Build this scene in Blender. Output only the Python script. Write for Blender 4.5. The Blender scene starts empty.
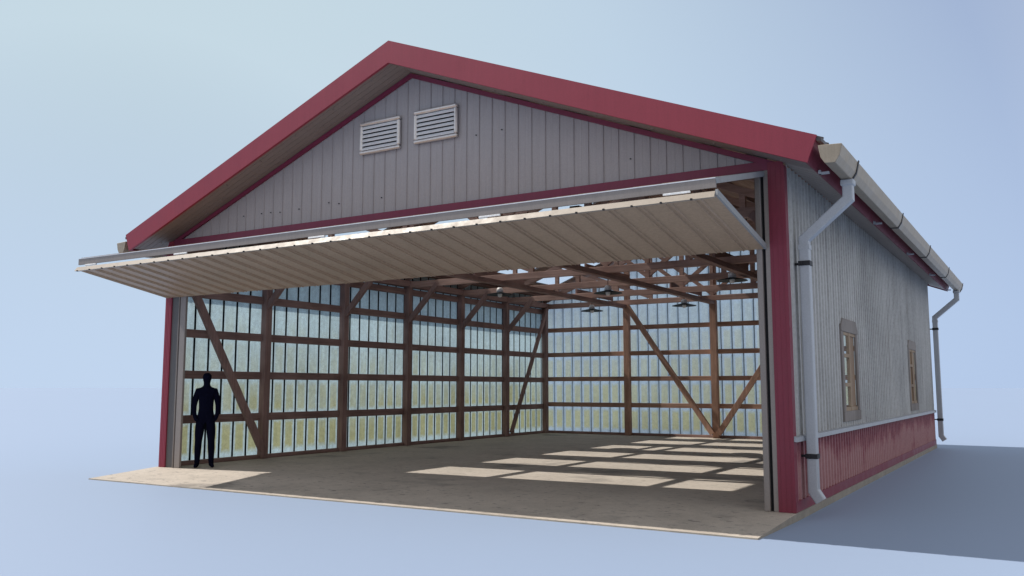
import bpy, bmesh, math, random
from mathutils import Vector, Matrix
random.seed(4)
S = bpy.context.scene
COL = S.collection

# ------------------------------------------------------------------ dimensions (metres)
W, L = 12.65, 16.05
MID = W/2
ZR, ZE = 7.42, 4.72            # roof top at ridge / at eave end
OX, OY, OB = .58, .63, .66     # overhangs: sides, front, back
SL = (ZR-ZE)/(MID+OX)          # roof slope
AN = math.atan(SL)
T = .375                       # fascia height (plumb)
FT = [2.62*i-.03 for i in range(1, 6)]   # frame positions along the hall
SUNV = Vector((.828, .14, -1)).normalized()
def zroof(x): return ZR - SL*abs(x-MID)

# ------------------------------------------------------------------ node helpers
def new_mat(name):
    m = bpy.data.materials.new(name); m.use_nodes = True
    nt = m.node_tree
    return m, nt, nt.nodes['Principled BSDF']
def N(nt, t, **k):
    n = nt.nodes.new(t)
    for a, b in k.items():
        if a.startswith('i_'):
            key = a[2:]
            n.inputs[int(key) if key.isdigit() else key].default_value = b
        else: setattr(n, a, b)
    return n
def coords(nt, scale=(1, 1, 1), loc=(0, 0, 0)):
    tc = N(nt, 'ShaderNodeTexCoord'); mp = N(nt, 'ShaderNodeMapping')
    mp.inputs['Scale'].default_value = scale; mp.inputs['Location'].default_value = loc
    nt.links.new(tc.outputs['Object'], mp.inputs['Vector'])
    return mp.outputs['Vector']
def noise(nt, vec, scale=5, detail=6, rough=.6, out='Fac'):
    n = N(nt, 'ShaderNodeTexNoise'); n.inputs['Scale'].default_value = scale
    n.inputs['Detail'].default_value = detail; n.inputs['Roughness'].default_value = rough
    nt.links.new(vec, n.inputs['Vector']); return n.outputs[out]
def ramp(nt, fac, stops):
    r = N(nt, 'ShaderNodeValToRGB')
    e = r.color_ramp.elements
    while len(e) < len(stops): e.new(.5)
    for i, (p, c) in enumerate(stops):
        e[i].position = p
        e[i].color = (c, c, c, 1) if isinstance(c, (int, float)) else (*c, 1)
    nt.links.new(fac, r.inputs['Fac']); return r.outputs['Color']
def mix(nt, fac, a, b, mode='MIX'):
    m = N(nt, 'ShaderNodeMix', data_type='RGBA', blend_type=mode)
    for s, v in ((0, fac), (6, a), (7, b)):
        if hasattr(v, 'links') or hasattr(v, 'is_linked'): nt.links.new(v, m.inputs[s])
        elif s == 0: m.inputs[0].default_value = v
        else: m.inputs[s].default_value = (*v, 1)
    return m.outputs[2]
def math_(nt, op, a, b=0.0, c=None):
    m = N(nt, 'ShaderNodeMath', operation=op)
    for i, v in enumerate((a, b, c)):
        if v is None: continue
        if hasattr(v, 'is_linked'): nt.links.new(v, m.inputs[i])
        else: m.inputs[i].default_value = v
    return m.outputs[0]
def bump(nt, b, h, strength=.3, dist=.01):
    n = N(nt, 'ShaderNodeBump'); n.inputs['Strength'].default_value = strength; n.inputs['Distance'].default_value = dist
    nt.links.new(h, n.inputs['Height']); nt.links.new(n.outputs[0], b.inputs['Normal'])
def v3(c, k): return tuple(min(1, x*k) for x in c)

def paint(name, col, rough=.5, var=.18, scale=3, metal=0, spec=.4, streak=True, bmp=.05):
    """weathered painted or bare metal: broad blotches, vertical run marks and fine speckle"""
    m, nt, b = new_mat(name)
    v = coords(nt); a = noise(nt, v, scale, 6, .65)
    c = ramp(nt, a, [(.3, v3(col, 1-var)), (.7, v3(col, 1+var*.8))])
    if streak:
        s = noise(nt, coords(nt, (7, 7, .35)), 3, 5, .6)
        c = mix(nt, .5, c, ramp(nt, s, [(.3, v3(col, 1-var*1.3)), (.68, v3(col, 1+var*.7))]))
    f = noise(nt, v, 60, 4, .7)
    c = mix(nt, .25, c, ramp(nt, f, [(.35, v3(col, .72)), (.65, v3(col, 1.25))]))
    nt.links.new(c, b.inputs['Base Color'])
    b.inputs['Metallic'].default_value = metal
    nt.links.new(ramp(nt, a, [(.3, rough*.8), (.7, min(1, rough*1.2))]), b.inputs['Roughness'])
    b.inputs['Specular IOR Level'].default_value = spec
    if bmp: bump(nt, b, f, bmp, .004)
    return m
def wood(name, axis, col=(.27, .175, .158), var=.45):
    m, nt, b = new_mat(name)
    sc = [22, 22, 22]; sc[axis] = 1.1
    g = noise(nt, coords(nt, tuple(sc)), 1, 8, .7)
    p = noise(nt, coords(nt), 1.3, 3, .5)
    c = ramp(nt, g, [(.28, v3(col, 1-var)), (.52, col), (.75, v3(col, 1+var*1.1))])
    c = mix(nt, .35, c, ramp(nt, p, [(.35, v3(col, .6)), (.65, v3((col[0], col[1]*1.05, col[2]*1.05), 1.5))]))
    nt.links.new(c, b.inputs['Base Color'])
    b.inputs['Roughness'].default_value = .85; b.inputs['Specular IOR Level'].default_value = .2
    bump(nt, b, g, .5, .006)
    return m
def flat(name, col, rough=.6, metal=0, spec=.3):
    m, nt, b = new_mat(name)
    f = noise(nt, coords(nt), 25, 4, .6)
    nt.links.new(ramp(nt, f, [(.3, v3(col, .8)), (.7, v3(col, 1.2))]), b.inputs['Base Color'])
    b.inputs['Roughness'].default_value = rough; b.inputs['Metallic'].default_value = metal
    b.inputs['Specular IOR Level'].default_value = spec
    return m

M = {}
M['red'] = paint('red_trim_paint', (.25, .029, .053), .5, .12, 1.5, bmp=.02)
M['red_shaded'] = paint('shaded_red_trim_paint', (.185, .022, .045), .5, .14, 2)  # trim red darkened to paint in the shade under overhang and eave
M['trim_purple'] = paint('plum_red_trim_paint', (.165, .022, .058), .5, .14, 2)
M['galv'] = paint('galvanised_steel', (.42, .43, .45), .4, .16, 6, metal=.35)
M['pipe'] = paint('zinc_downpipe', (.40, .425, .465), .42, .10, 4, metal=.15)
M['gutter'] = paint('beige_gutter_paint', (.31, .26, .20), .45, .28, 5)
M['black_iron'] = flat('black_iron_strap', (.02, .02, .025), .55)
M['gable'] = paint('grey_gable_sheet', (.31, .298, .318), .5, .12, 1.2)
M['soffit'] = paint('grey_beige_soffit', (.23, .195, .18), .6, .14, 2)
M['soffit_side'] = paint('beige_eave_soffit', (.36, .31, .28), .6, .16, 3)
M['door'] = paint('beige_grey_door_sheet', (.40, .28, .19), .5, .26, .8)
M['doorlip'] = paint('pale_door_edge', (.33, .28, .23), .5, .10, 6)
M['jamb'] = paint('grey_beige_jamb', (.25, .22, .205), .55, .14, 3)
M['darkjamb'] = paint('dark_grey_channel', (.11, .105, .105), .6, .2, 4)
M['member'] = paint('dull_grey_steel', (.27, .28, .29), .5, .14, 4)
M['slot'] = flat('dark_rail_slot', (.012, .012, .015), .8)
M['sill'] = paint('pale_flashing', (.34, .36, .40), .45, .10, 5)
M['roof'] = paint('dark_roof_sheet', (.07, .06, .065), .5, .2, 3)
M['woodx'] = wood('brown_timber_x', 0); M['woody'] = wood('brown_timber_y', 1); M['woodz'] = wood('brown_timber_z', 2)
M['rearx'] = wood('lit_rear_timber_x', 0, (.40, .24, .18)); M['rearz'] = wood('lit_rear_timber_z', 2, (.40, .24, .18))  # brown timber painted lighter, standing in for sunlight bounced off the floor
M['truss'] = wood('brown_truss_timber', 0, (.36, .235, .20))
M['board'] = wood('brown_roof_boards', 1, (.36, .235, .185))
M['winwood'] = wood('grey_brown_window_timber', 2, (.225, .20, .19), .25)
M['sash'] = wood('tan_sash_timber', 2, (.30, .225, .165), .25)
M['groove_shade'] = flat('dark_groove_shade', (.012, .018, .028), .8)  # shade inside the left wall's sheet grooves, painted as a dark colour
M['white'] = flat('white_enamel', (.88, .88, .87), .35)
M['lampdark'] = flat('dark_lamp_shade', (.010, .010, .012), .6)
M['person'] = flat('dark_navy_cloth', (.0035, .004, .014), .95, spec=.05)
M['ventframe'] = paint('pale_vent_frame', (.60, .59, .60), .35, .2, 8, metal=.75)
M['slat'] = paint('silver_louvre', (.68, .70, .74), .35, .08, 8, streak=False)

# right side wall above the sill: grey, blotched, with darker damp patches under the eave and in the far half
def side_wall_mat():
    m, nt, b = new_mat('weathered_grey_sheet')
    col = (.37, .365, .355)
    n1 = noise(nt, coords(nt, (1, .55, .45)), .9, 7, .62)
    n2 = noise(nt, coords(nt, (1, 9, .3)), 1.2, 5, .6)
    n3 = noise(nt, coords(nt), 18, 6, .75)
    c = ramp(nt, n1, [(.36, v3(col, .55)), (.50, col), (.63, v3(col, 1.35))])
    c = mix(nt, .45, c, ramp(nt, n2, [(.36, v3(col, .5)), (.62, v3(col, 1.25))]))
    c = mix(nt, .35, c, ramp(nt, n3, [(.35, (.24, .235, .23)), (.62, (.50, .51, .52))]))
    # rusty runs under the eave and grime above the sill
    n4 = noise(nt, coords(nt, (1, 5, .25), (0, 3, 1)), 1.6, 6, .7)
    c = mix(nt, ramp(nt, n4, [(.56, 0.0), (.68, .55)]), c, (.20, .185, .165))
    nt.links.new(c, b.inputs['Base Color'])
    b.inputs['Roughness'].default_value = .5; b.inputs['Metallic'].default_value = .1
    bump(nt, b, n3, .12, .004)
    return m
def wainscot_mat():
    m, nt, b = new_mat('faded_red_sheet')
    n1 = noise(nt, coords(nt, (1, .8, .9)), 1.3, 8, .68)
    n2 = noise(nt, coords(nt, (1, 8, .5)), 1.2, 6, .7)
    sep = N(nt, 'ShaderNodeSeparateXYZ'); nt.links.new(coords(nt), sep.inputs[0])
    ed = N(nt, 'ShaderNodeMapRange'); ed.inputs[1].default_value = .95; ed.inputs[2].default_value = .45
    ed.inputs[3].default_value = -.16; ed.inputs[4].default_value = .10
    nt.links.new(sep.outputs[2], ed.inputs[0])
    s = math_(nt, 'ADD', math_(nt, 'ADD', math_(nt, 'MULTIPLY', n1, .6), math_(nt, 'MULTIPLY', n2, .4)), ed.outputs[0])
    c = ramp(nt, s, [(.42, (.17, .026, .05)), (.48, (.26, .08, .10)), (.56, (.37, .19, .195))])
    f = noise(nt, coords(nt), 25, 5, .7)
    c = mix(nt, .25, c, ramp(nt, f, [(.35, (.17, .035, .055)), (.65, (.42, .2, .2))]))
    nt.links.new(c, b.inputs['Base Color']); b.inputs['Roughness'].default_value = .6
    return m
M['side'] = side_wall_mat(); M['wain'] = wainscot_mat()

def panel_mat(name, axis, pitch, off, base, yel, zlo, zhi, trans, k=1.0):
    """translucent wall sheet: pale rim round every pane, yellowed with age towards the bottom rows"""
    m = bpy.data.materials.new(name); m.use_nodes = True
    nt = m.node_tree; b = nt.nodes['Principled BSDF']; out = nt.nodes['Material Output']
    sep = N(nt, 'ShaderNodeSeparateXYZ'); nt.links.new(coords(nt), sep.inputs[0])
    wob = noise(nt, coords(nt), 14, 4, .7)
    u = math_(nt, 'FRACT', math_(nt, 'DIVIDE', math_(nt, 'ADD', sep.outputs[axis], off), pitch))
    du = math_(nt, 'ABSOLUTE', math_(nt, 'SUBTRACT', u, .5))                       # 0 centre .5 edge
    w = math_(nt, 'FRACT', math_(nt, 'DIVIDE', math_(nt, 'ADD', sep.outputs[2], -.08), .875))
    dw = math_(nt, 'ABSOLUTE', math_(nt, 'SUBTRACT', w, .5))
    d = math_(nt, 'MAXIMUM', du, math_(nt, 'MULTIPLY', dw, .86))
    d = math_(nt, 'ADD', d, math_(nt, 'MULTIPLY', math_(nt, 'SUBTRACT', wob, .5), .16))
    inner = ramp(nt, d, [(.25, 1.0), (.36, 0.0)])
    n1 = noise(nt, coords(nt, (.8, .8, .8), (3, 1, 2)), 1.1, 4, .6)
    hz = N(nt, 'ShaderNodeMapRange'); hz.inputs[1].default_value = zhi; hz.inputs[2].default_value = zlo
    nt.links.new(math_(nt, 'ADD', sep.outputs[2], math_(nt, 'MULTIPLY', math_(nt, 'SUBTRACT', n1, .5), 3.0)), hz.inputs[0])
    f = math_(nt, 'MULTIPLY', math_(nt, 'MULTIPLY', inner, hz.outputs[0]), .95)
    c = mix(nt, f, base, yel)
    n3 = noise(nt, coords(nt), 45, 5, .8)
    c = mix(nt, .75*k, c, ramp(nt, n3, [(.40, .62), (.60, 1.0)]), 'MULTIPLY')
    n6 = noise(nt, coords(nt, (1, 1, 1), (1, 5, 9)), 9, 5, .7)
    c = mix(nt, .55*k, c, ramp(nt, n6, [(.40, .70), (.60, 1.0)]), 'MULTIPLY')
    n4 = noise(nt, coords(nt, (6, 6, .6)), 2, 4, .6)
    c = mix(nt, .35*k, c, ramp(nt, n4, [(.35, .7), (.6, 1.0)]), 'MULTIPLY')
    n5 = noise(nt, coords(nt, (1, 1, 1), (7, 2, 9)), .7, 3, .5)
    c = mix(nt, .5*k, c, ramp(nt, n5, [(.35, .72), (.62, 1.0)]), 'MULTIPLY')
    nt.links.new(c, b.inputs['Base Color']); b.inputs['Roughness'].default_value = .45
    bump(nt, b, n3, .25, .004)
    tr = N(nt, 'ShaderNodeBsdfTranslucent'); nt.links.new(c, tr.inputs[0])
    ms = N(nt, 'ShaderNodeMixShader'); ms.inputs[0].default_value = trans
    nt.links.new(b.outputs[0], ms.inputs[1]); nt.links.new(tr.outputs[0], ms.inputs[2])
    nt.links.new(ms.outputs[0], out.inputs['Surface'])
    return m
M['panelL'] = panel_mat('translucent_side_sheet', 1, .3743, .03, (.74, .95, 1.0), (.60, .60, .31), .9, 3.0, .38)
M['panelR'] = panel_mat('translucent_rear_sheet', 0, .362, 0, (.86, .97, 1.0), (.93, .85, .45), .4, 5.2, .84, .6)

def glass_clear(name):
    m = bpy.data.materials.new(name); m.use_nodes = True
    nt = m.node_tree; b = nt.nodes['Principled BSDF']; out = nt.nodes['Material Output']
    b.inputs['Base Color'].default_value = (.9, .95, .97, 1); b.inputs['Roughness'].default_value = .15
    tr = N(nt, 'ShaderNodeBsdfTransparent'); tr.inputs[0].default_value = (.97, .98, .98, 1)
    ms = N(nt, 'ShaderNodeMixShader'); ms.inputs[0].default_value = .94
    nt.links.new(b.outputs[0], ms.inputs[1]); nt.links.new(tr.outputs[0], ms.inputs[2]); nt.links.new(ms.outputs[0], out.inputs[0])
    return m
M['clear'] = glass_clear('clear_roof_sheet')
M['pane_clear'] = glass_clear('clear_window_pane')
M['pane_brown'] = paint('dusty_brown_pane', (.26, .17, .105), .65, .35, 2)

def floor_mat():
    m, nt, b = new_mat('worn_concrete')
    col = (.51, .455, .395)
    a = noise(nt, coords(nt), .8, 8, .65); c2 = noise(nt, coords(nt, (1, 1, 1), (5, 9, 0)), 5, 8, .7)
    f = noise(nt, coords(nt), 60, 5, .8)
    c = ramp(nt, a, [(.32, v3(col, .62)), (.52, col), (.70, v3(col, 1.22))])
    c = mix(nt, .45, c, ramp(nt, c2, [(.35, v3(col, .78)), (.6, v3(col, 1.1))]))
    c = mix(nt, .3, c, ramp(nt, f, [(.38, v3(col, .6)), (.62, v3(col, 1.3))]))
    st = noise(nt, coords(nt, (1, 1, 1), (20, 4, 0)), .55, 6, .6)          # oil stains
    c = mix(nt, ramp(nt, st, [(.58, 0.0), (.68, .6)]), c, (.14, .13, .125))
    sp = noise(nt, coords(nt, (1, 1.6, 1), (2, 14, 0)), 6.5, 6, .6)       # scuffs
    c = mix(nt, ramp(nt, sp, [(.58, 0.0), (.66, .6)]), c, (.13, .12, .12))
    nt.links.new(c, b.inputs['Base Color']); b.inputs['Roughness'].default_value = .75
    b.inputs['Specular IOR Level'].default_value = .25
    # fine checker tread
    ck = N(nt, 'ShaderNodeTexChecker'); nt.links.new(coords(nt, (1, 1, 1)), ck.inputs['Vector']); ck.inputs['Scale'].default_value = 12
    h = math_(nt, 'ADD', math_(nt, 'MULTIPLY', ck.outputs['Fac'], .12), f)
    bump(nt, b, h, .35, .008)
    return m
M['floor'] = floor_mat()
def slabside_mat():
    return paint('slab_edge_concrete', (.28, .255, .22), .85, .3, 4, streak=False)
M['slabside'] = slabside_mat()
def ground_mat():
    m, nt, b = new_mat('pale_smooth_ground')
    a = noise(nt, coords(nt), .05, 3, .5)
    nt.links.new(ramp(nt, a, [(.3, GROUND), (.7, v3(GROUND, 1.01))]), b.inputs['Base Color'])
    b.inputs['Roughness'].default_value = .6; b.inputs['Specular IOR Level'].default_value = .3
    return m
GROUND = (.290, .372, .522)
M['ground'] = ground_mat()

# ------------------------------------------------------------------ mesh helpers
class MB:
    def __init__(s): s.v = []; s.f = []; s.m = []
    def add(s, vs, fs, mi=0):
        o = len(s.v); s.v += [tuple(p) for p in vs]; s.f += [tuple(i+o for i in f) for f in fs]; s.m += [mi]*len(fs)
    def box(s, x0, x1, y0, y1, z0, z1, mi=0):
        s.add([(x0, y0, z0), (x1, y0, z0), (x1, y1, z0), (x0, y1, z0), (x0, y0, z1), (x1, y0, z1), (x1, y1, z1), (x0, y1, z1)],
              [(0, 3, 2, 1), (4, 5, 6, 7), (0, 1, 5, 4), (1, 2, 6, 5), (2, 3, 7, 6), (3, 0, 4, 7)], mi)
    def prism(s, poly, axis, a, b, mi=0):
        """poly: 2-D outline; axis 0: (y,z), 1: (x,z), 2: (x,y), swept from a to b"""
        def P(q, t): return [(t, q[0], q[1]), (q[0], t, q[1]), (q[0], q[1], t)][axis]
        n = len(poly)
        s.add([P(q, a) for q in poly]+[P(q, b) for q in poly],
              [tuple(range(n-1, -1, -1)), tuple(range(n, 2*n))]+[(i, (i+1) % n, (i+1) % n+n, i+n) for i in range(n)], mi)
    def bar(s, p, q, w, h, side=(0, 1, 0), mi=0):
        """rectangular bar from p to q; w along side, h across"""
        p, q = Vector(p), Vector(q); d = (q-p).normalized(); sd = Vector(side)
        sd = (sd - d*sd.dot(d)).normalized(); u = d.cross(sd)
        vs = [c + sd*(a*w/2) + u*(b*h/2) for c in (p, q) for a, b in ((-1, -1), (1, -1), (1, 1), (-1, 1))]
        s.add(vs, [(0, 3, 2, 1), (4, 5, 6, 7), (0, 1, 5, 4), (1, 2, 6, 5), (2, 3, 7, 6), (3, 0, 4, 7)], mi)
    def sweep(s, path, prof, mi=0):
        """prof (side, other) swept along a path lying in an XZ plane; mitred bends"""
        path = [Vector(p) for p in path]; n = len(prof); rings = []
        Y = Vector((0, 1, 0))
        for i, c in enumerate(path):
            d0 = (c-path[i-1]).normalized() if i else None
            d1 = (path[i+1]-c).normalized() if i < len(path)-1 else None
            d0 = d0 or d1; d1 = d1 or d0
            t = (d0+d1).normalized(); o = t.cross(Y).normalized(); k = 1/max(.5, t.dot(d0))
            rings.append([c + Y*a + o*(b*k) for a, b in prof])
        vs = [v for r in rings for v in r]
        fs = [tuple(range(n)), tuple(range(len(vs)-1, len(vs)-n-1, -1))]
        for i in range(len(rings)-1):
            for j in range(n):
                fs.append((i*n+j, i*n+(j+1) % n, (i+1)*n+(j+1) % n, (i+1)*n+j))
        s.add(vs, fs, mi)
    def lathe(s, prof, c, seg=28, mi=0):
        vs = []; fs = []; n = len(prof)
        for k in range(seg):
            a = 2*math.pi*k/seg
            vs += [(c[0]+r*math.cos(a), c[1]+r*math.sin(a), c[2]+z) for r, z in prof]
        for k in range(seg):
            for j in range(n-1):
                a, b = k*n+j, ((k+1) % seg)*n+j
                fs.append((a, b, b+1, a+1))
        s.add(vs, fs, mi)
    def build(s, name, mats, parent=None, bevel=0, smooth=False, fix=True):
        me = bpy.data.meshes.new(name); me.from_pydata(s.v, [], s.f); me.update()
        mats = mats if isinstance(mats, (list, tuple)) else [mats]
        for m in mats: me.materials.append(m)
        for p, i in zip(me.polygons, s.m): p.material_index = i
        if fix or bevel:
            bm = bmesh.new(); bm.from_mesh(me)
            bmesh.ops.recalc_face_normals(bm, faces=bm.faces)
            if bevel:
                bmesh.ops.bevel(bm, geom=[e for e in bm.edges if len(e.link_faces) == 2 and e.calc_face_angle(0) > .5],
                                offset=bevel, segments=1, affect='EDGES', clamp_overlap=True)
            bm.to_mesh(me); bm.free()
        if smooth:
            for p in me.polygons: p.use_smooth = True
        o = bpy.data.objects.new(name, me); COL.objects.link(o)
        if parent: o.parent = parent
        return o
def empty(name, loc=(0, 0, 0), parent=None):
    o = bpy.data.objects.new(name, None); COL.objects.link(o); o.location = loc; o.empty_display_size = .3
    if parent: o.parent = parent
    return o
def tag(o, label=None, cat=None, group=None, kind=None):
    if label: o['label'] = label
    if cat: o['category'] = cat
    if group: o['group'] = group
    if kind: o['kind'] = kind
    return o
def put_parent(o, root):
    """parent while keeping world coordinates of the mesh"""
    o.parent = root; o.matrix_parent_inverse = Matrix.Translation(root.location).inverted()

def ribbed(mb, axis, plane, a0, a1, prof, pitch, intervals, mi=0, rib_mi=None, ribset=()):
    """ribbed sheet in the plane (axis 0: x=plane, runs along y; axis 1: y=plane, runs along x; offsets along the axis).
    prof: [(t in 0..1, offset)], intervals(u) -> [(z0 fn, z1 fn), ...]"""
    us = []; k = math.floor(a0/pitch)
    while k*pitch < a1:
        for j, (t, o) in enumerate(prof):
            u = (k+t)*pitch
            if a0 < u < a1: us.append((u, o, j))
        k += 1
    us = [(a0, us[0][1], us[0][2]-1)] + us + [(a1, us[-1][1], us[-1][2])]
    for (u0, o0, j0), (u1, o1, j1) in zip(us, us[1:]):
        if u1-u0 < 1e-5: continue
        um = (u0+u1)/2
        for zf0, zf1 in intervals(um):
            q = []
            for u, o, z in ((u0, o0, zf0(u0)), (u1, o1, zf0(u1)), (u1, o1, zf1(u1)), (u0, o0, zf1(u0))):
                q.append((plane+o, u, z) if axis == 0 else (u, plane+o, z))
            mb.add(q, [(0, 1, 2, 3)], rib_mi if (rib_mi is not None and j0 in ribset) else mi)

# ================================================================== GROUND AND SLAB
g = MB(); R = 3000
g.add([(-R, -R, -.1), (R, -R, -.1), (R, R, -.1), (-R, R, -.1)], [(0, 1, 2, 3)])
tag(g.build('ground', M['ground'], fix=False), kind='structure')

fl = MB(); AP = 1.63
x0, x1, y1 = -.10, W+.022, L+.06
fx0, fx1 = .14, W-.02
# level floor, sloping apron and sides; a fine outline so that the rim is not ruler-straight
fl.add([(x0, 0, 0), (x1, 0, 0), (x1, y1, 0), (x0, y1, 0)], [(0, 1, 2, 3)])
n = 60
top = []; 
for i in range(n+1):
    x = fx0+(fx1-fx0)*i/n
    top.append((x, -AP+random.uniform(-.006, .006), -.082))
for i in range(n):
    xa, xb = x0+(x1-x0)*i/n, x0+(x1-x0)*(i+1)/n
    fl.add([top[i], top[i+1], (xb, 0, 0), (xa, 0, 0)], [(0, 1, 2, 3)])
    fl.add([top[i], (top[i][0], top[i][1]-.004, -.1), (top[i+1][0], top[i+1][1]-.004, -.1), top[i+1]], [(0, 1, 2, 3)], 1)
for x, fx, q in ((x0, fx0, top[0]), (x1, fx1, top[-1])):
    fl.add([q, (x, 0, 0), (x, 0, -.1), (fx, q[1]-.004, -.1)], [(0, 1, 2, 3)], 1)
    fl.add([(x, 0, 0), (x, y1, 0), (x, y1, -.1), (x, 0, -.1)], [(0, 1, 2, 3)], 1)
fl.add([(x0, y1, 0), (x1, y1, 0), (x1, y1, -.1), (x0, y1, -.1)], [(0, 1, 2, 3)], 1)
tag(fl.build('floor', [M['floor'], M['slabside']]), kind='structure')

# ================================================================== HANGAR
H = empty('hangar', (W/2, 0, 0))
tag(H, 'open fronted grey metal hangar with red trim and a raised folding door', 'hangar')
def part(mb, name, mat, parent=None, **k):
    o = mb.build(name, mat, None, **k)
    root = parent or H
    o.parent = root
    # meshes are written in world coordinates: cancel the hangar empty's offset once
    if root is H: o.location = -H.location
    return o
def sub(mb, name, mat, parent, **k):
    return mb.build(name, mat, parent, **k)

SOF = lambda x: ZR-T+.01 - SL*abs(x-MID)         # soffit / underside line
# ---- left, rear and right cladding
prof_in = [(0, 0), (.86, 0), (.885, 1), (.975, 1)]
def prof_scaled(d): return [(t, o*d) for t, o in prof_in]
prof_in = [(0, 0), (.86, 0), (.88, 1), (.975, 1)]
mb = MB(); ribbed(mb, 0, 0, 0, L, prof_scaled(-.045), .3743, lambda u: [(lambda q: 0, lambda q: SOF(0)+.25)], 0, 1, (1, 2, 3))
part(mb, 'left_wall', [M['panelL'], M['groove_shade']], fix=False)
prof_in = [(0, 0), (.86, 0), (.885, 1), (.975, 1)]
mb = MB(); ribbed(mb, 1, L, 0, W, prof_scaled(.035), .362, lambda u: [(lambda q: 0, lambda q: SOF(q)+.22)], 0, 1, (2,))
M['groove_shade2'] = flat('slate_groove_shade', (.19, .23, .28), .8)  # rear wall grooves: the same painted shade, fainter
part(mb, 'rear_wall', [M['panelR'], M['groove_shade2']], fix=False)
WIN = [(3.26, 4.66), (11.12, 12.55)]; WZ0, WZ1 = 1.05, 2.74
ZS = .93
prof_out = [(0, 0), (.46, 0), (.56, .032), (.86, .032), (.96, 0)]
def right_iv(u):
    for a, b in WIN:
        if a+.06 < u < b-.06: return [(lambda q: ZS+.02, lambda q: WZ0+.06), (lambda q: WZ1-.06, lambda q: SOF(W)+.01)]
    return [(lambda q: ZS+.02, lambda q: SOF(W)+.01)]
mb = MB(); ribbed(mb, 0, W-.02, .1, L-.03, prof_out, .2, right_iv)
part(mb, 'right_wall', M['side'], fix=False)
mb = MB(); ribbed(mb, 0, W-.022, .1, L-.03, prof_out, .2, lambda u: [(lambda q: .0, lambda q: ZS+.02)])
part(mb, 'wainscot', M['wain'], fix=False)
mb = MB(); mb.box(W-.03, W+.018, .0, L, .004, .14); part(mb, 'base_trim', M['red_shaded'])
# sill flashing with a little slope, interrupted round the downpipe
mb = MB(); mb.prism([(W-.03, ZS+.055), (W+.055, ZS+.03), (W+.06, ZS-.03), (W+.045, ZS-.03), (W-.03, ZS-.02)], 1, -.004, L+.0)
part(mb, 'sill_flashing', M['sill'])
# ---- gable front sheet
prof_g = [(0, 0), (.44, 0), (.46, -.003), (.50, 0), (.90, 0), (.925, -.016), (.955, -.016), (.98, 0)]
GB, GT = 4.64, lambda x: SOF(x)-.02
mb = MB(); ribbed(mb, 1, .04, .1, W-.1, prof_g, .25, lambda u: [(lambda q: GB-.02, lambda q: max(GB-.02, GT(q)))] if GT(u) > GB else [])
part(mb, 'gable_wall', M['gable'], fix=False)
mb = MB(); random.seed(7)
for k in range(2, 50):
    x = k*.25-.07
    for z in (4.95, 5.75):
        if z < GT(x)-.15 and random.random() < .15 and not (5.1 < x < 7.4 and 5.6 < z < 6.4):
            zz = z+random.uniform(-.03, .03); mb.box(x-.008, x+.008, .018, .037, zz-.008, zz+.008)
tag(part(mb, 'sheet_screws', M['black_iron']), kind='stuff')
# red trim under the soffit along both slopes and red header strip
for sgn in (-1, 1):
    mb = MB(); xe = MID+sgn*(MID-.02)
    mb.prism([(MID, SOF(MID)-.0), (xe, SOF(xe)), (xe, SOF(xe)-.08), (MID, SOF(MID)-.08)], 1, -.012, .03)
    part(mb, 'gable_trim', M['trim_purple'])
mb = MB(); mb.box(.172, W-.207, -.014, .06, 4.52, 4.645); part(mb, 'header_trim', M['trim_purple'])
# structural header behind the trim and grey rail the door hangs from
mb = MB(); mb.box(.25, W-.25, .065, .17, 4.46, 4.80); part(mb, 'header_beam', M['woodx'])
mb = MB(); mb.box(.26, W-.205, -.01, .06, 4.445, 4.516); part(mb, 'door_rail', M['jamb'])
# ---- corner posts (red trims) with standing seams
def corner(x0, x1, sgn):
    mb = MB()
    mb.box(x0, x1, -.02, .015, .002, 4.62)
    xo = x1 if sgn > 0 else x0
    mb.box(min(xo, xo+sgn*.016), max(xo, xo+sgn*.016), -.02, .12, .002, 4.56)
    for u in (x0+.035, (x0+x1)/2, x1-.035): mb.box(u-.004, u+.004, -.023, -.0195, .003, 4.60)
    part(mb, 'corner_trim', M['red_shaded'] if sgn > 0 else M['red'])
corner(W-.205, W, 1); corner(0, .17, -1)
# ---- door jambs: channel, dark slot and guide rail
def jamb(a, s):
    mb = MB(); mb.box(*sorted((a, a+s*.06)), -.012, .05, .004, 4.44); mb.box(*sorted((a, a+s*.05)), .0505, .28, .004, 4.44)
    part(mb, 'door_jamb', M['jamb'])
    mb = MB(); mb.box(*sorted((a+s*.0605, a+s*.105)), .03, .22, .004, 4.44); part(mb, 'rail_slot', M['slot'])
    mb = MB(); mb.box(*sorted((a+s*.1055, a+s*.18)), -.03, .20, .004, 4.44)
    part(mb, 'guide_rail', M['jamb'], bevel=.006)
jamb(W-.2055, -1)
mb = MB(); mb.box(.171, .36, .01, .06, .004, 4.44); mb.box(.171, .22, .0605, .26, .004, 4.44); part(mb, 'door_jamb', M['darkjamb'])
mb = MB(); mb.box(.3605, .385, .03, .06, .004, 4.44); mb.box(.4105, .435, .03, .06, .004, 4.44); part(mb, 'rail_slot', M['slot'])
mb = MB(); mb.box(.3855, .41, -.012, .055, .004, 4.44); mb.box(.4355, .60, -.004, .05, .004, 4.44); part(mb, 'guide_rail', M['jamb'], bevel=.006)

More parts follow.
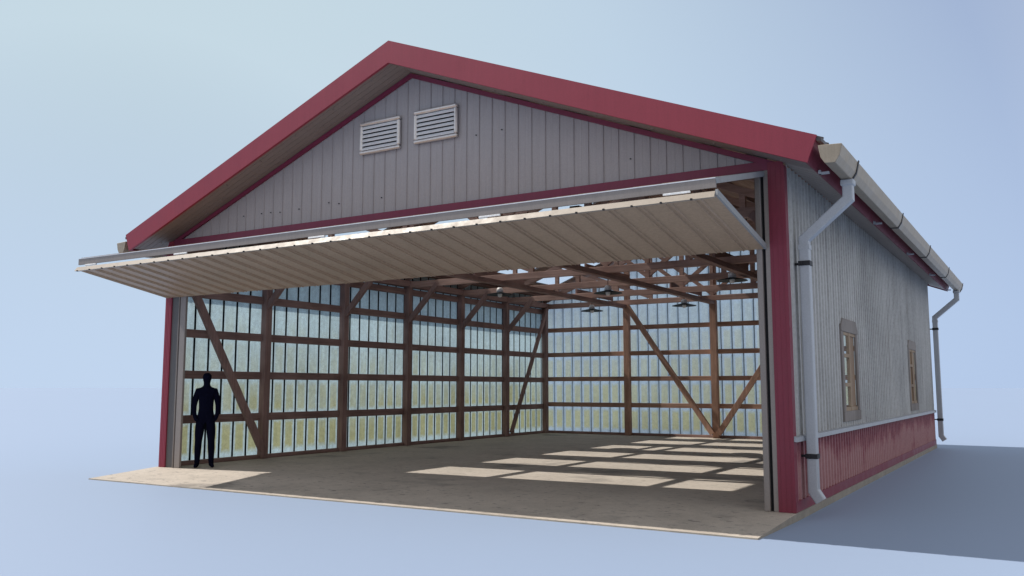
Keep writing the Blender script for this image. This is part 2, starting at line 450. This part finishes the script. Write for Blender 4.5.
# ---- roof: sheets with clear strips let into the left slope
XS0, XS1 = .66, 5.40
strips = [(2.62*k+.97, 2.62*k+2.49) for k in range(6)]
TH = .05
def slab_piece(mb, xa, xb, ya, yb):
    if (xa-MID)*(xb-MID) < -1e-6: raise ValueError
    z = zroof
    vs = [(xa, ya, z(xa)), (xb, ya, z(xb)), (xb, yb, z(xb)), (xa, yb, z(xa)),
          (xa, ya, z(xa)-TH), (xb, ya, z(xb)-TH), (xb, yb, z(xb)-TH), (xa, yb, z(xa)-TH)]
    mb.add(vs, [(0, 1, 2, 3), (0, 4, 5, 1), (1, 5, 6, 2), (2, 6, 7, 3), (3, 7, 4, 0)], 0)
    mb.add(vs, [(4, 7, 6, 5)], 1)
YA, YB = -OY+.03, L+OB
mb = MB(); xl = -OX-.05
slab_piece(mb, xl, XS0, YA, YB); slab_piece(mb, XS1, MID, YA, YB)
ys = YA
for a, b in strips: slab_piece(mb, XS0, XS1, ys, a); ys = b
slab_piece(mb, XS0, XS1, ys, YB)
roofL = part(mb, 'roof_panel', [M['roof'], M['board']])
mb = MB(); slab_piece(mb, MID, W+OX+.05, YA, YB)
# standing ribs on the sheet, reaching over the gutter
roofR = part(mb, 'roof_panel', [M['roof'], M['board']])
for a, b in strips:
    mb = MB(); z = zroof
    mb.add([(XS0, a, z(XS0)-.02), (XS1, a, z(XS1)-.02), (XS1, b, z(XS1)-.02), (XS0, b, z(XS0)-.02)], [(0, 1, 2, 3)])
    sub(mb, 'skylight', M['clear'], roofL, fix=False)
for sgn in (-1, 1):
    mb = MB()
    k = YA+.12
    while k < YB:
        xe = MID+sgn*(MID+OX+.05); xr = MID+sgn*.1
        if not (sgn < 0 and any(a-.03 < k < b+.03 for a, b in strips)):
            mb.bar((xr, k, zroof(xr)+.014), (xe, k, zroof(xe)+.014), .035, .026)
        k += .3
    sub(mb, 'roof_rib', M['roof'], roofL if sgn < 0 else roofR)
mb = MB()
for sgn in (-1, 1):
    mb.bar((MID, (YA+YB)/2-(YB-YA)/2, ZR+.03), (MID, YB, ZR+.03), .05, .05) if sgn < 0 else None
part(mb, 'ridge_cap', M['roof'])
# fascia: front and rear barge boards, cut square to the slope
ct, sn = math.cos(AN), math.sin(AN); TT = T*ct
for yy in (-OY, L+OB):
    for sgn in (-1, 1):
        mb = MB()
        xt = MID+sgn*(MID+OX); zt = ZE; xb = xt-sgn*TT*sn; zb = zt-TT*ct
        mb.prism([(MID, ZR+.012), (xt, zt+.012), (xb, zb), (MID, ZR-T)], 1, yy, yy+.035)
        # folded lip along the bottom
        mb.bar((MID, yy+.03, ZR-T+.012), (xb, yy+.03, zb+.012), .05, .02)
        part(mb, 'fascia', M['red'])
for sgn in (-1, 1):
    mb = MB(); xt = MID+sgn*(MID+OX); xb = xt-sgn*TT*sn; zb = ZE-TT*ct
    i = sgn*.03
    mb.prism([(xt, ZE-.004), (xb, zb), (xb-i, zb+.012), (xt-i, ZE+.008)], 1, -OY+.036, L+OB-.002)
    part(mb, 'eave_fascia', M['red_shaded'])
# soffits: front (boards along the slope) and side eaves (ribs across)
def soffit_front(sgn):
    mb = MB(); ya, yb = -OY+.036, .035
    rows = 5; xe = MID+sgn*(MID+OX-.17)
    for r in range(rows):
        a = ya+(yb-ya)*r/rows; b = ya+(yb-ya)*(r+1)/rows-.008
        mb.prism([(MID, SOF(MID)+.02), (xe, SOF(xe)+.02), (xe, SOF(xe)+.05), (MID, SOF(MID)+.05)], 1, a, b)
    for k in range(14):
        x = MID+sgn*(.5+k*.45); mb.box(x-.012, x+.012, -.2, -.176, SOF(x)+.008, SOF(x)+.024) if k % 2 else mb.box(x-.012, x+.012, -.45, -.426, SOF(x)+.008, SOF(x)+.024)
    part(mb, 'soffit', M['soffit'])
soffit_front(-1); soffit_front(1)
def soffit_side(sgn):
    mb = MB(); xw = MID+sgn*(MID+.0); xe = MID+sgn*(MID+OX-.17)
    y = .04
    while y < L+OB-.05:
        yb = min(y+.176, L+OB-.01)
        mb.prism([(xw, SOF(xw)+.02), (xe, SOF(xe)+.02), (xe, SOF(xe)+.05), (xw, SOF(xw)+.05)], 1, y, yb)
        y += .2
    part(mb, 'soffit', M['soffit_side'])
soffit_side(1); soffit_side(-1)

# ---- gutters with straps, and downpipes
def gutter(sgn):
    X = lambda d: MID+sgn*(MID+d)
    gp = [(X(.585), 4.60), (X(.615), 4.44), (X(.665), 4.36), (X(.785), 4.355), (X(.84), 4.44), (X(.875), 4.585), (X(.862), 4.585), (X(.828), 4.447), (X(.778), 4.367), (X(.672), 4.372), (X(.627), 4.447), (X(.598), 4.60)]
    mb = MB(); ya, yb = -OY+.01, L+.75
    mb.prism(gp, 1, ya, yb)
    for y in (ya, yb-.02): mb.prism(gp[:6], 1, y-.004, y+.02)
    gt = part(mb, 'gutter', M['gutter'], bevel=.006)
    for y in (.42, 4.55, 8.6, 12.6, 16.55):
        mb = MB(); q = [(X(.578), 4.56), (X(.606), 4.436), (X(.66), 4.349), (X(.79), 4.344), (X(.85), 4.436), (X(.886), 4.60), (X(.876), 4.60), (X(.842), 4.44), (X(.786), 4.354), (X(.664), 4.359), (X(.614), 4.44), (X(.586), 4.56)]
        mb.prism(q, 1, y, y+.06)
        sub(mb, 'strap', M['black_iron'], gt)
        mb = MB(); mb.box(*sorted((X(.47), X(.60))), y-.5, y-.44, 4.36, 4.385); mb.box(*sorted((X(.47), X(.5))), y-.51, y-.43, 4.36, 4.41)
        sub(mb, 'clip', M['pipe'], gt)
    return gt
gR = gutter(1); gL = gutter(-1)
def rrect(a, r=.014, n=2):
    p = []
    for cx, cy, s in ((a-r, a-r, 0), (-a+r, a-r, 90), (-a+r, -a+r, 180), (a-r, -a+r, 270)):
        for k in range(n+1):
            t = math.radians(s+90*k/n); p.append((cx+r*math.cos(t), cy+r*math.sin(t)))
    return p
def downpipe(y, s=1.0, x=W+.145):
    mb = MB(); a = .067
    xo = W+.735
    mb.sweep([(xo, y, 4.34), (xo, y, 4.10), (x, y, 3.60), (x, y, 1.9), (x, y, .25), (x+.085, y, .12)], rrect(a))
    dp = part(mb, 'downpipe', M['pipe'])
    for p in dp.data.polygons: p.use_smooth = False
    mb = MB(); mb.box(xo-.085, xo+.085, y-.085, y+.085, 4.27, 4.352); sub(mb, 'collar', M['pipe'], dp, bevel=.012)
    for z in (3.27, .70):
        mb = MB(); mb.box(x-a-.012, x+a+.010, y-a-.012, y+a+.012, z-.032, z+.032)
        mb.box(W-.01, x-a-.01, y-.02, y+.02, z-.015, z+.015); mb.box(x-.03, x-.015, y-a-.05, y-a-.01, z-.02, z+.02)
        sub(mb, 'clamp', M['black_iron'], dp)
    # socket joint ring
    mb = MB(); mb.box(x-a-.006, x+a+.006, y-a-.006, y+a+.006, 3.46, 3.52); sub(mb, 'socket', M['pipe'], dp)
downpipe(.43); downpipe(L+.05-.02)

# ---- bi-fold door raised: two hinged panels
xl, xr = .0, 12.37
DY = -2.02
def door_panel(name, A, B, thick, lipmat, ribdown):
    """panel in the YZ plane from A=(y,z) outer edge to B inner edge, ribs run from A to B"""
    A = Vector((0, *A)); B = Vector((0, *B)); d = (B-A).normalized(); n = Vector((0, -d.z, d.y))
    if n.z < 0: n = -n
    mb = MB(); ln = (B-A).length
    # body
    def pt(x, s, h): v = A+d*s+n*h; return (x, v.y, v.z)
    mb.add([pt(xl, .012, .004), pt(xr, .012, .004), pt(xr, ln, .004), pt(xl, ln, .004), pt(xl, .012, thick), pt(xr, .012, thick), pt(xr, ln, thick), pt(xl, ln, thick)],
           [(0, 3, 2, 1), (4, 5, 6, 7), (0, 1, 5, 4), (1, 2, 6, 5), (2, 3, 7, 6), (3, 0, 4, 7)])
    p = .375; k = 0
    while xl+.1+k*p < xr-.05:
        for off in (0, .075):
            x = xl+.1+k*p+off
            if x < xr-.03:
                vs = [pt(x-.016, .0, .004), pt(x-.006, .0, -.014), pt(x+.006, .0, -.014), pt(x+.016, .0, .004)]
                vs += [pt(x-.016, ln-.02, .004), pt(x-.006, ln-.02, -.014), pt(x+.006, ln-.02, -.014), pt(x+.016, ln-.02, .004)]
                if not ribdown:
                    vs = [pt(x-.016, .0, thick), pt(x-.006, .0, thick+.014), pt(x+.006, .0, thick+.014), pt(x+.016, .0, thick)]
                    vs += [pt(x-.016, ln-.02, thick), pt(x-.006, ln-.02, thick+.014), pt(x+.006, ln-.02, thick+.014), pt(x+.016, ln-.02, thick)]
                mb.add(vs, [(0, 1, 5, 4), (1, 2, 6, 5), (2, 3, 7, 6), (3, 2, 1, 0), (4, 5, 6, 7)])
        k += 1
    return mb, pt, ln
DR = empty('folding_door', (0, 0, 0)); DR.parent = H; DR.location = -H.location
mb, pt, ln = door_panel('lower', (DY, 3.80), (-.03, 3.44), .05, None, True)
low = sub(mb, 'lower_door_panel', M['door'], DR)
mb = MB()
mb.prism([(DY-.04, 3.775), (DY+.03, 3.775), (DY+.03, 3.85), (DY+.012, 3.854)], 0, xl, xr)
sub(mb, 'edge_strip', M['doorlip'], low)
mb = MB(); mb.box(-.012, .012, DY-.055, DY-.03, 3.764, 3.785)
clip = sub(mb, 'edge_clip', M['black_iron'], low); clip.location.x = xl+.1
for k in range(1, 33):
    c = clip.copy(); COL.objects.link(c); c.parent = low; c.location.x = xl+.1+k*.375
# inner framing of the lower panel (seen through the gap) and the side member
mb = MB(); mb.add([pt(xr+.002, 0, .0), pt(xr+.03, 0, .0), pt(xr+.03, ln, .0), pt(xr+.002, ln, .0), pt(xr+.002, 0, .075), pt(xr+.03, 0, .075), pt(xr+.03, ln, .075), pt(xr+.002, ln, .075)],
                  [(0, 3, 2, 1), (4, 5, 6, 7), (0, 1, 5, 4), (1, 2, 6, 5), (2, 3, 7, 6), (3, 0, 4, 7)])
sub(mb, 'side_member', M['member'], low)
mb, pt2, ln2 = door_panel('upper', (DY+.045, 3.96), (-.02, 4.44), .055, None, False)
up = sub(mb, 'upper_door_panel', M['door'], DR)
mb = MB(); mb.bar((xl, DY+.05, 3.954), (xr, DY+.05, 3.954), .03, .108, side=(0, 1, 0)); sub(mb, 'edge_channel', M['jamb'], up)
mb = MB(); mb.box(xl, xr, DY+.028, DY+.06, 4.0085, 4.02); sub(mb, 'sunlit_edge_line', M['slat'], up)  # pale line added for the sunlit rib tops of the upper panel
mb = MB(); mb.bar((xr+.016, DY+.04, 3.985), (xr+.016, -.01, 4.475), .03, .075, side=(1, 0, 0)); sub(mb, 'side_member', M['member'], up)
for x in (.37, 2.93, 6.1, 9.25, 11.89):
    mb = MB(); mb.box(x-.17, x+.17, DY+.032, DY+.062, 3.872, 3.899); sub(mb, 'hinge', M['white'], up, bevel=.004)
# ---- louvre vents
for x0, x1, z0, z1 in ((5.20, 6.11, 5.74, 6.33), (6.42, 7.33, 5.76, 6.34)):
    V = empty('louvre_vent'); V.parent = H; V.location = -H.location
    mb = MB(); f = .065
    mb.box(x0, x1, -.05, .03, z1-f, z1); mb.box(x0, x1, -.05, .03, z0, z0+f)
    mb.box(x0, x0+f, -.048, .03, z0+f, z1-f); mb.box(x1-f, x1, -.048, .03, z0+f, z1-f)
    sub(mb, 'vent_frame', M['ventframe'], V, bevel=.02)
    mb = MB(); nS = 6; hz = (z1-z0-2*f)/nS
    for i in range(nS):
        zc = z0+f+hz*(i+.5)
        mb.bar((x0+f-.01, -.018, zc), (x1-f+.01, -.018, zc), .012, hz*.95, side=(0, .8, -.6))
    sub(mb, 'louvre_slats', M['slat'], V)
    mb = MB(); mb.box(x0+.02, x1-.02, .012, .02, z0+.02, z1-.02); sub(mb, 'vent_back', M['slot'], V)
# ---- windows in the right wall
for wi, (a, b) in enumerate(WIN):
    Wn = empty('window'); Wn.parent = H; Wn.location = -H.location
    X = W-.01
    mb = MB(); f = .20
    c = .14
    outer = [(a, WZ0), (b, WZ0), (b, WZ1-c), (b-c, WZ1), (a+c, WZ1), (a, WZ1-c)]
    # frame members with chamfered head board
    mb.prism([(a, WZ1-.22), (b, WZ1-.22), (b, WZ1-c), (b-c, WZ1), (a+c, WZ1), (a, WZ1-c)], 0, X, X+.042)
    mb.prism([(a, WZ0), (b, WZ0), (b, WZ0+.17), (a, WZ0+.17)], 0, X, X+.042)
    mb.box(X, X+.038, a, a+.17, WZ0+.17, WZ1-.22); mb.box(X, X+.038, b-.17, b, WZ0+.17, WZ1-.22)
    sub(mb, 'window_frame', M['winwood'], Wn, bevel=.006)
    mb = MB(); zt = WZ1-.22; zb = WZ0+.17; m_ = a+.17+(b-a-.34)*.48
    mb.box(X-.02, X+.03, m_-.05, m_+.05, zb, zt)
    mb.box(X-.02, X+.022, a+.17, b-.17, zt-.05, zt); mb.box(X-.02, X+.022, a+.17, b-.17, zb, zb+.06)
    for z in (zb+(zt-zb)*.33, zb+(zt-zb)*.70): mb.box(X-.015, X+.03, a+.17, m_-.05, z-.03, z+.03)
    sub(mb, 'sash', M['sash'], Wn)
    mb = MB(); mb.box(X-.01, X-.004, a+.17, m_-.05, zb, zt); sub(mb, 'pane', M['pane_clear'] if wi == 0 else M['pane_brown'], Wn)
    mb = MB(); mb.box(X-.01, X-.004, m_+.05, b-.17, zb, zt); sub(mb, 'pane', M['pane_brown'], Wn)

# ---- timber frame inside
def timber(name, mb, mat, parent=None): return part(mb, name, mat, bevel=.006)
XG = .05
for y in FT+[15.72]:
    mb = MB(); mb.box(.065, .235, y-.09, y+.09, .004, 4.42); timber('post', mb, M['woodz'])
    mb = MB(); mb.box(.236, .27, y-.03, y+.03, .004, 4.0) if False else None
GZ = [.94, 1.87, 2.74, 3.60, 4.30]
for z in GZ:
    mb = MB(); mb.box(.012, .12, .28, L-.06, z-.085, z+.085); timber('girt', mb, M['woody'])
mb = MB(); mb.box(.012, .14, .28, L-.06, .002, .085); timber('sole_plate', mb, M['woody'])
mb = MB(); mb.box(.03, .26, .20, L-.06, 4.425, 4.60); timber('wall_plate', mb, M['woody'])
mb = MB(); mb.box(W-.26, W-.06, .20, L-.06, 4.425, 4.60); timber('wall_plate', mb, M['woody'])
RP = [3.3, 6.35, 9.4]
for x in RP:
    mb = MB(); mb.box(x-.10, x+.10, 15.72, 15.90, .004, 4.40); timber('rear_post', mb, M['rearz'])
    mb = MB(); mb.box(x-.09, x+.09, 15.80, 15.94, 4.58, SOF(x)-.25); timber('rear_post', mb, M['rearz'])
for z in (1.01, 1.90, 2.76, 3.64, 5.15, 5.75):
    half = MID-.06 if z < 4.5 else (ZR-.3-z)/SL-.25
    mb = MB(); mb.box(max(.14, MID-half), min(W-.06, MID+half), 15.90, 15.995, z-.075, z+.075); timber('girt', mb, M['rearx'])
mb = MB(); mb.box(.14, W-.05, 15.88, 15.995, .002, .085); timber('sole_plate', mb, M['woodx'])
for x in RP:                                   # longitudinal beams under the truss chords
    mb = MB(); mb.box(x-.085, x+.085, .2, 15.78, 4.30-.02, 4.40); 
    timber('long_beam', mb, M['woody'])
# braces
def brace(p, q, w, h, side, mat='woodz'):
    mb = MB(); mb.bar(p, q, w, h, side); timber('brace', mb, M[mat])
brace((.29, .12, 4.15), (.29, 2.52, .08), .09, .17, (1, 0, 0))
brace((.29, 15.62, 4.42), (.29, 13.18, .12), .09, .13, (1, 0, 0))
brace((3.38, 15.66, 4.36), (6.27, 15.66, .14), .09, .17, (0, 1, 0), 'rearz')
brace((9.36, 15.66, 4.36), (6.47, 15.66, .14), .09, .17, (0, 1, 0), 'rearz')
for y in FT:
    brace((.20, y-.02, 3.45), (1.18, y-.02, 4.46), .10, .14, (0, 1, 0))
    brace((W-.20, y-.02, 3.45), (W-1.18, y-.02, 4.46), .10, .14, (0, 1, 0))
# trusses
TC = lambda x: ZR-.30-SL*abs(x-MID)            # centre line of top chord
for i, y in enumerate(FT+[15.80]):
    TR = empty('truss'); TR.parent = H; TR.location = -H.location
    mb = MB(); mb.box(.05, W-.05, y-.05, y+.05, 4.405, 4.575); sub(mb, 'bottom_chord', M['truss'], TR, bevel=.006)
    for sgn in (-1, 1):
        xe = MID+sgn*(MID-.06)
        mb = MB(); mb.bar((MID-sgn*-.0, y, TC(MID)), (xe, y, TC(xe)), .10, .15); sub(mb, 'top_chord', M['truss'], TR, bevel=.005)
    xs = [2.1, 4.2, MID, W-4.2, W-2.1]
    for x in xs:
        mb = MB(); mb.box(x-.06, x+.06, y-.045, y+.045, 4.576, TC(x)-.06); sub(mb, 'web', M['truss'], TR)
    for (xa, xb) in ((2.1, 4.2), (4.2, MID)) if i % 2 == 0 or i == 5 else ((4.2, MID),):
        for sgn in (-1, 1):
            p = (MID+sgn*(MID-xa), y, TC(xa)-.05); q = (MID+sgn*(MID-xb), y, 4.62)
            mb = MB(); mb.bar(p, q, .08, .11); sub(mb, 'web', M['truss'], TR)
# purlins on the top chords (they stop at the clear strips' edges in plan height only)
for sgn in (-1, 1):
    for d in (.15, .62, 5.85, 6.15) if sgn < 0 else (.15, 1.2, 2.4, 3.6, 4.8, 6.1):
        x = MID+sgn*d
        mb = MB(); mb.bar((x, .02, zroof(x)-.115), (x, L-.02, zroof(x)-.115), .08, .12, side=(ct, 0, -sgn*sn)); timber('purlin', mb, M['woody'])

# ================================================================== PENDANT LAMPS
lamps = [((5.75, 9.14, 4.08), 'disc lamp under the trusses, middle one of the three nearer lamps'),
         ((2.78, 14.2, 4.12), 'small disc lamp low before the rear wall, left of the long diagonal brace'),
         ((5.96, 14.2, 4.14), 'disc lamp low before the rear wall, right of the long diagonal brace'),
         ((9.07, 9.14, 4.20), 'disc lamp nearest the right door jamb, the rightmost of the five'),
         ((2.39, 9.14, 4.22), 'disc lamp before the knee braces of the left wall, leftmost of the five')]
def lamp_proto():
    r = empty('pendant_lamp')
    mb = MB(); mb.lathe([(.0, .075), (.05, .075), (.07, .06), (.36, -.005), (.375, -.02), (.36, -.02), (.07, .035), (.0, .035)], (0, 0, 0), 36)
    mb.build('lamp_shade', M['lampdark'], r, smooth=True)
    mb = MB(); mb.lathe([(0, .19), (.06, .19), (.09, .15), (.095, .06), (.0, .055)], (0, 0, 0), 20)
    mb.lathe([(.0, .04), (.055, .04), (.065, -.01), (.05, -.07), (.0, -.085)], (0, 0, 0), 20)
    mb.build('lamp_body', M['white'], r, smooth=True)
    mb = MB(); mb.lathe([(.009, .16), (.009, .56)], (0, 0, 0), 8); mb.build('cord', M['lampdark'], r)
    return r
lp = lamp_proto()
for i, (loc, lab) in enumerate(lamps):
    if i == 0: r = lp
    else:
        r = lp.copy(); COL.objects.link(r)
        for ch in lp.children:
            c = ch.copy(); COL.objects.link(c); c.parent = r
    r.location = loc
    tag(r, lab, 'lamp', 'disc lamps hanging under the roof trusses')
    zt = loc[2]+.56
# carrier battens the cords hang from
for y, x0, x1, z in ((9.14, 2.1, 9.6, 0), (14.2, 2.5, 6.6, 0)):
    pass
for i, (x, y, z) in enumerate([l[0] for l in lamps]):
    ya, yb = (7.83, 10.45) if y < 12 else (13.07, 15.8)
    mb = MB(); mb.box(x-.03, x+.03, ya, yb, 4.578, z+.56+.05 if z+.56+.05 > 4.66 else 4.66); timber('lamp_batten', mb, M['woody'])

# ================================================================== PERSON
def person():
    root = Vector((.81, .43, 0))
    J = {}; PK = dict(pelvis=1.12, waist=1.28, chest=1.18, upper=1.12, neck0=1.05, neck1=1.05, jaw=1.2, head=1.25, crown=1.2, hip=1.0, to=1.1, tb=1, tc=1)
    def j(n, x, y, z, r, r2=None): J[n] = ((x, y, z), (r*PK.get(n[:-1], PK.get(n, 1.08)), (r2 or r)*1.15))
    # x: to the figure's left as the camera sees it = right side of picture, y: away from camera
    j('pelvis', 0, 0, .97, .150, .105); j('waist', 0, 0, 1.13, .128, .092); j('chest', 0, 0, 1.33, .158, .108); j('upper', 0, 0, 1.475, .125, .09)
    j('neck0', 0, 0, 1.575, .062, .062); j('neck1', 0, -.01, 1.62, .058, .062)
    j('jaw', 0, -.022, 1.685, .066, .075); j('head', 0, -.012, 1.765, .080, .096); j('crown', 0, 0, 1.835, .052, .062)
    for s, k in ((-1, 'a'), (1, 'b')):
        j('sh'+k, s*.160, 0, 1.49, .068); j('ua'+k, s*.192, .0, 1.36, .056, .056); j('el'+k, s*.222, .03, 1.20, .046, .046)
        j('fa'+k, s*.218, -.02, 1.06, .041); j('wr'+k, s*.192, -.06, .965, .035)
        j('ha'+k, s*.175, -.075, .90, .042, .03)
        j('hip'+k, s*.092, 0, .90, .102, .10); j('th'+k, s*.106, -.005, .72, .082, .085); j('kn'+k, s*.118, -.012, .50, .064, .062)
        j('ca'+k, s*.124, .012, .36, .060, .062); j('an'+k, s*.130, .012, .10, .043, .046)
        j('he'+k, s*.132, .0, .055, .046, .045); j('ft'+k, s*.150, -.11, .045, .044, .035); j('to'+k, s*.165, -.185, .035, .034, .025)
    E = [('pelvis', 'waist'), ('waist', 'chest'), ('chest', 'upper'), ('upper', 'neck0'), ('neck0', 'neck1'), ('neck1', 'jaw'), ('jaw', 'head'), ('head', 'crown')]
    for k in 'ab':
        E += [('upper', 'sh'+k), ('sh'+k, 'ua'+k), ('ua'+k, 'el'+k), ('el'+k, 'fa'+k), ('fa'+k, 'wr'+k), ('wr'+k, 'ha'+k),
              ('pelvis', 'hip'+k), ('hip'+k, 'th'+k), ('th'+k, 'kn'+k), ('kn'+k, 'ca'+k), ('ca'+k, 'an'+k), ('an'+k, 'he'+k), ('he'+k, 'ft'+k), ('ft'+k, 'to'+k)]
    # thumbs outside the pockets, fingers pushed in
    for s, k in ((-1, 'a'), (1, 'b')):
        j('tb'+k, s*.150, -.105, .93, .014); j('tc'+k, s*.130, -.118, .905, .012)
        E += [('ha'+k, 'tb'+k), ('tb'+k, 'tc'+k)]
    names = list(J); idx = {n: i for i, n in enumerate(names)}
    me = bpy.data.meshes.new('person'); me.from_pydata([J[n][0] for n in names], [(idx[a], idx[b]) for a, b in E], [])
    o = bpy.data.objects.new('person', me); COL.objects.link(o)
    sk = o.modifiers.new('Skin', 'SKIN'); sk.branch_smoothing = .6
    for i, n in enumerate(names):
        v = me.skin_vertices[0].data[i]; v.radius = J[n][1]; v.use_root = (n == 'pelvis')
    ss = o.modifiers.new('Sub', 'SUBSURF'); ss.levels = 2; ss.render_levels = 2
    bpy.context.view_layer.update()
    dg = bpy.context.evaluated_depsgraph_get()
    me2 = bpy.data.meshes.new_from_object(o.evaluated_get(dg)); me2.name = 'person'
    zs = min(v.co.z for v in me2.vertices)
    for v in me2.vertices: v.co.z -= zs
    zt = max(v.co.z for v in me2.vertices); k = 1.90/zt
    for v in me2.vertices: v.co *= k
    o.modifiers.clear(); o.data = me2
    me2.materials.clear(); me2.materials.append(M['person'])
    for p in me2.polygons: p.use_smooth = True
    o.location = root; o.rotation_euler = (0, 0, math.radians(50))
    tag(o, 'all dark standing person with both hands in the pockets beside the left door jamb', 'person')
    return o
person()

# ================================================================== CAMERA, LIGHT, WORLD
cam = bpy.data.cameras.new('camera'); co = bpy.data.objects.new('camera', cam); COL.objects.link(co)
yaw, pitch = .5498, .1133
cy, sy, cp, sp = math.cos(yaw), math.sin(yaw), math.cos(pitch), math.sin(pitch)
r = Vector((cy, sy, 0)); f = Vector((-sy*cp, cy*cp, sp)); u = r.cross(f)
co.matrix_world = Matrix(((r.x, u.x, -f.x, 15.5448), (r.y, u.y, -f.y, -11.6709), (r.z, u.z, -f.z, 1.6), (0, 0, 0, 1)))
cam.sensor_width = 36; cam.lens = 875.25/1024*36; cam.clip_end = 20000; cam.clip_start = .1
S.camera = co
sun = bpy.data.lights.new('sun', 'SUN'); so = bpy.data.objects.new('sun', sun); COL.objects.link(so)
sun.energy = 4.4; sun.angle = math.radians(.5); sun.color = (1, .94, .86)
so.rotation_euler = SUNV.to_track_quat('-Z', 'Y').to_euler()
so.location = (-10, -3, 20)

w = bpy.data.worlds.new('World'); S.world = w; w.use_nodes = True
nt = w.node_tree; bg = nt.nodes['Background']
tc = N(nt, 'ShaderNodeTexCoord')
sep = N(nt, 'ShaderNodeSeparateXYZ'); nt.links.new(tc.outputs['Generated'], sep.inputs[0])
# azimuth term: in view brighter towards the sun's side (-x), bluer towards +x
az = N(nt, 'ShaderNodeVectorMath', operation='DOT_PRODUCT'); az.inputs[1].default_value = (-.82, .57, 0)
nt.links.new(tc.outputs['Generated'], az.inputs[0])
hor = ramp(nt, math_(nt, 'MULTIPLY_ADD', az.outputs['Value'], .5, .5), [(.30, (.82, .81, .80)), (.62, (.66, .72, .82)), (.785, (.45, .575, .80)), (.90, (.50, .635, .85)), (.965, (.54, .67, .865)), (1.0, (.535, .665, .855))])  # low stops: sky behind the camera, brightened as added neutral fill
top_ = ramp(nt, math_(nt, 'MULTIPLY_ADD', az.outputs['Value'], .5, .5), [(.30, (.78, .78, .79)), (.62, (.55, .60, .70)), (.785, (.35, .445, .64)), (.90, (.52, .65, .77)), (.965, (.57, .70, .76)), (1.0, (.44, .55, .58))])
el = N(nt, 'ShaderNodeMapRange', interpolation_type='SMOOTHSTEP'); el.inputs[1].default_value = 0.0; el.inputs[2].default_value = .50
nt.links.new(sep.outputs[2], el.inputs[0])
zen = N(nt, 'ShaderNodeMapRange', interpolation_type='SMOOTHSTEP'); zen.inputs[1].default_value = .52; zen.inputs[2].default_value = .85
nt.links.new(sep.outputs[2], zen.inputs[0])
nt.links.new(mix(nt, zen.outputs[0], mix(nt, el.outputs[0], hor, top_), (.42, .43, .45)), bg.inputs['Color'])
bg.inputs['Strength'].default_value = 1.0

S.render.engine = 'CYCLES'
S.cycles.max_bounces = 10; S.cycles.diffuse_bounces = 5; S.cycles.transparent_max_bounces = 12
S.view_settings.view_transform = 'Standard'; S.view_settings.look = 'None'
S.view_settings.exposure = 0; S.view_settings.gamma = 1
S.render.resolution_x = 1024; S.render.resolution_y = 576
